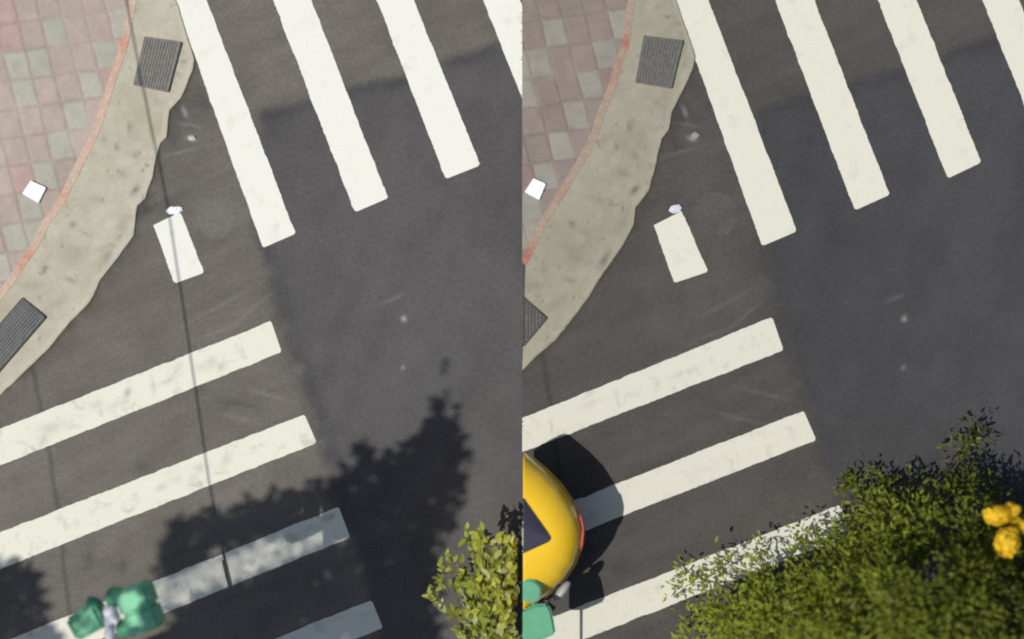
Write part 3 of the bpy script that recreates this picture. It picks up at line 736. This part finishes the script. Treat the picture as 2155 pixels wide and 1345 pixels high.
def signal_right():
    z = 1.14; x0 = SEAM + 1; hx = P(1122, 1290, z); by = W(0, 1440).y
    root = empty('traffic_signal', (hx.x, by, 0)); tag(root, 'darker green traffic signal with rounded head hanging over the yellow car', 'traffic signal', 'green traffic signals at the bottom edge')
    bm = bmesh.new(); tube(bm, [(hx.x, by, -.05), (hx.x, by, z - .2)], [.09, .075], 14); bm_obj('pole', bm, M_galv, root)
    bm = bmesh.new(); tube(bm, [(hx.x, by, z - .12), (hx.x, by + .3, z - .12), tuple(P(1122, 1262, z - .12))], .016, 10); bm_obj('arm', bm, M_green2, root)
    M3 = plain('dull green enamel', alb(100, 178, 136), .45, 0, .1, 9)
    bm = bmesh.new(); c = P(1118, 1243, z)
    pr = [tuple(P(*p, z))[:2] for p in ((1100, 1222), (1112, 1219), (1126, 1222), (1137, 1233), (1141, 1246), (1137, 1258), (1126, 1266), (1112, 1268), (1100, 1267))]
    prism(bm, pr, z - .15, z); bm_obj('signal_head', bm, M3, root, bevel=.02, seg=3)
    bm = bmesh.new()
    pr = [tuple(P(*p, z - .05))[:2] for p in ((1100, 1284), (1128, 1272), (1152, 1272), (1160, 1284), (1166, 1310), (1170, 1335), (1130, 1352), (1100, 1352))]
    prism(bm, pr, z - .20, z - .05); bm_obj('housing', bm, M3, root, bevel=.025, seg=3)
signal_right()

# ------------------------------------------------------------------ yellow car, right place
M_yel = plain('taxi yellow paint', (.80, .50, .016), .32, 0, .03, 3, coat=.6)
M_glass = plain('dark car glass', (.055, .052, .072), .12, 0, .05, 4)
M_blk = plain('black rubber', (.02, .02, .02), .8)
M_red = plain('red lamp plastic', (.55, .10, .06), .25)
M_sil = plain('silver plastic', (.34, .33, .33), .4)
def car():
    z1, z2 = .86, 1.16
    O = resample([(1101, 951), (1120, 966), (1150, 990), (1181, 1022), (1203, 1055), (1219, 1086), (1226, 1114), (1223, 1146), (1209, 1186), (1186, 1220), (1152, 1250), (1101, 1290)], 72)
    Gp = [(1101, 1049), (1156, 1128), (1160, 1134), (1154, 1140), (1101, 1163)]
    G = np.r_[resample([(1101, 1049), (1154, 1124)], 34), [(1157, 1129), (1158, 1133), (1156, 1137)], resample([(1152, 1140), (1101, 1163)], 35)]
    rings = []
    cen = np.array((1060., 1120.))
    low = O.copy(); low = cen + (O - cen) * .955; low[:, 0] = np.where(np.arange(72) % 71 == 0, 1101, np.maximum(low[:, 0], 1101))
    mid = cen + (O - cen) * .985; mid[0, 0] = mid[-1, 0] = 1101; mid[:, 0] = np.maximum(mid[:, 0], 1101)
    rings.append([P(x, y, .22) for x, y in low])
    rings.append([P(x, y, .40) for x, y in mid])
    rings.append([P(x, y, .62) for x, y in O])
    n = 12
    for k in range(n + 1):
        t = k / n * math.pi / 2
        s = 1 - math.cos(t); zz = z1 - .06 + (z2 - z1 + .06) * math.sin(t) ** .8
        s = s * .85 + .15 * k / n
        q = O * (1 - s) + G * s
        rings.append([P(x, y, zz) for x, y in q])
    root = empty('yellow_car', W(1150, 1130)); tag(root, 'bright yellow car corner with dark glass, cut off at its left, on the right crossing', 'car')
    bm = bmesh.new(); vr = [[bm.verts.new(p) for p in r] for r in rings]
    for a, b in zip(vr[:-1], vr[1:]):
        for i in range(len(a) - 1): bm.faces.new((a[i], a[i + 1], b[i + 1], b[i]))
    under = [r for r in vr[0]]; bm.faces.new(under)
    capl = [r[0] for r in vr] + [r[-1] for r in vr[::-1]]; bm.faces.new(capl)
    body = bm_obj('body', bm, M_yel, root, smooth=True)
    # glass
    bm = bmesh.new(); c = P(1101, 1106, z2 + .10); cv = bm.verts.new(c)
    gv = [bm.verts.new(P(x, y, z2 + .006)) for x, y in G]
    inner = [bm.verts.new(P(*(np.array((1101, 1106)) * .4 + np.array(g) * .6), z2 + .055)) for g in G]
    for i in range(len(gv) - 1):
        bm.faces.new((gv[i], gv[i + 1], inner[i + 1], inner[i])); bm.faces.new((inner[i], inner[i + 1], cv))
    bm_obj('window', bm, M_glass, root, smooth=True)
    bm = bmesh.new(); tube(bm, [P(x, y, z2 + .004) for x, y in G], .010, 6); bm_obj('window_seal', bm, M_blk, root)
    # bumper line and lamp wrapped round the corner
    def wrap(name, i0, i1, za, zb, off, mat):
        bm = bmesh.new(); rr = []
        for i in range(i0, i1 + 1):
            d = (O[i] - cen); d = d / np.hypot(*d); q = O[i] + d * off
            e = min(1, min(i - i0, i1 - i) / 3.); h = (zb - za) / 2 * (.35 + .65 * e); m_ = (za + zb) / 2
            rr.append([bm.verts.new(P(*(O[i] - d * 6), m_ - h)), bm.verts.new(P(*q, m_ - h)), bm.verts.new(P(*q, m_ + h * .4)), bm.verts.new(P(*(q - d * 2.5), m_ + h)), bm.verts.new(P(*(O[i] - d * 8), m_ + h))])
        for a, b in zip(rr[:-1], rr[1:]):
            for k in range(4): bm.faces.new((a[k], a[k + 1], b[k + 1], b[k]))
        bm.faces.new(rr[0]); bm.faces.new(rr[-1][::-1]); bm_obj(name, bm, mat, root, smooth=False)
    wrap('lamp', 27, 42, .64, .90, 5.5, M_red)
    wrap('bumper', 2, 62, .28, .50, 4.5, plain('bumper plastic', (.55, .34, .03), .5))
    # grey side mirror standing off the lower flank
    bm = bmesh.new(); c = P(1183, 1244, .72)
    bmesh.ops.create_icosphere(bm, subdivisions=3, radius=1)
    ang = math.radians(52)
    for v in bm.verts:
        x, y, z = v.co.x * .15, v.co.y * .055, v.co.z * .08
        v.co = c + Vector((x * math.cos(ang) - y * math.sin(ang), x * math.sin(ang) + y * math.cos(ang), z))
    mir = bm_obj('side_mirror', bm, M_sil, root, smooth=True)
    bm = bmesh.new(); tube(bm, [P(1168, 1222, .70), P(1182, 1243, .72)], .025, 8); arm = bm_obj('mirror_stem', bm, M_blk, root)
    # wheel under the corner
    wc = P(1148, 1178, .28); ax = Vector((.77, -.64, 0))
    bm = bmesh.new(); tube(bm, [wc - ax * .09, wc - ax * .08, wc + ax * .08, wc + ax * .09], [.25, .28, .28, .25], 28); tyre = bm_obj('wheel', bm, M_blk, root)
    bm = bmesh.new(); tube(bm, [wc + ax * .085, wc + ax * .096], [.17, .15], 20); rim = bm_obj('rim', bm, M_sil, root)
    rim.parent = tyre; rim.matrix_parent_inverse = Matrix.Identity(4); tyre_w = tyre
    rim.matrix_parent_inverse = (Matrix.Translation(root.location) @ tyre.matrix_parent_inverse).inverted()
car()

# ------------------------------------------------------------------ yellow blossoms on the tree at the right edge
def blossoms(tree):
    mat = leaf_mat('yellow petal', .35)
    for (x, y, rx, ry, z, nn) in ((2100, 1084, 30, 19, 2.75, 170), (2128, 1072, 16, 12, 2.7, 60), (2120, 1142, 26, 30, 2.8, 190), (2146, 1110, 20, 18, 2.6, 80)):
        q = np.array(P(x, y, z)); v = rng.normal(0, 1, (nn, 3)); v /= np.linalg.norm(v, axis=1)[:, None]; v[:, 2] = np.abs(v[:, 2])
        k = rng.uniform(.55, 1, nn)[:, None]
        p = q + v * np.array((rx / S * .86, ry / S * .86, .10)) * k
        t = np.cross(v, rng.normal(0, 1, (nn, 3))); ln = rng.uniform(.06, .10, nn)
        col = np.array((.88, .62, .03)) * rng.uniform(.8, 1.1, nn)[:, None]; col[rng.random(nn) < .06] = (.45, .20, .02)
        t /= np.linalg.norm(t, axis=1)[:, None]
        l = leaves('blossom', p - t * ln[:, None] * .5, t + v * .25, v + rng.normal(0, .2, (nn, 3)), ln, ln * .85, col, mat, fold=.15)
        l.parent = tree; l.matrix_parent_inverse = Matrix.Translation(tree.location).inverted(); l['label'] = 'yellow blossom cluster'
blossoms(BIG_TREE)
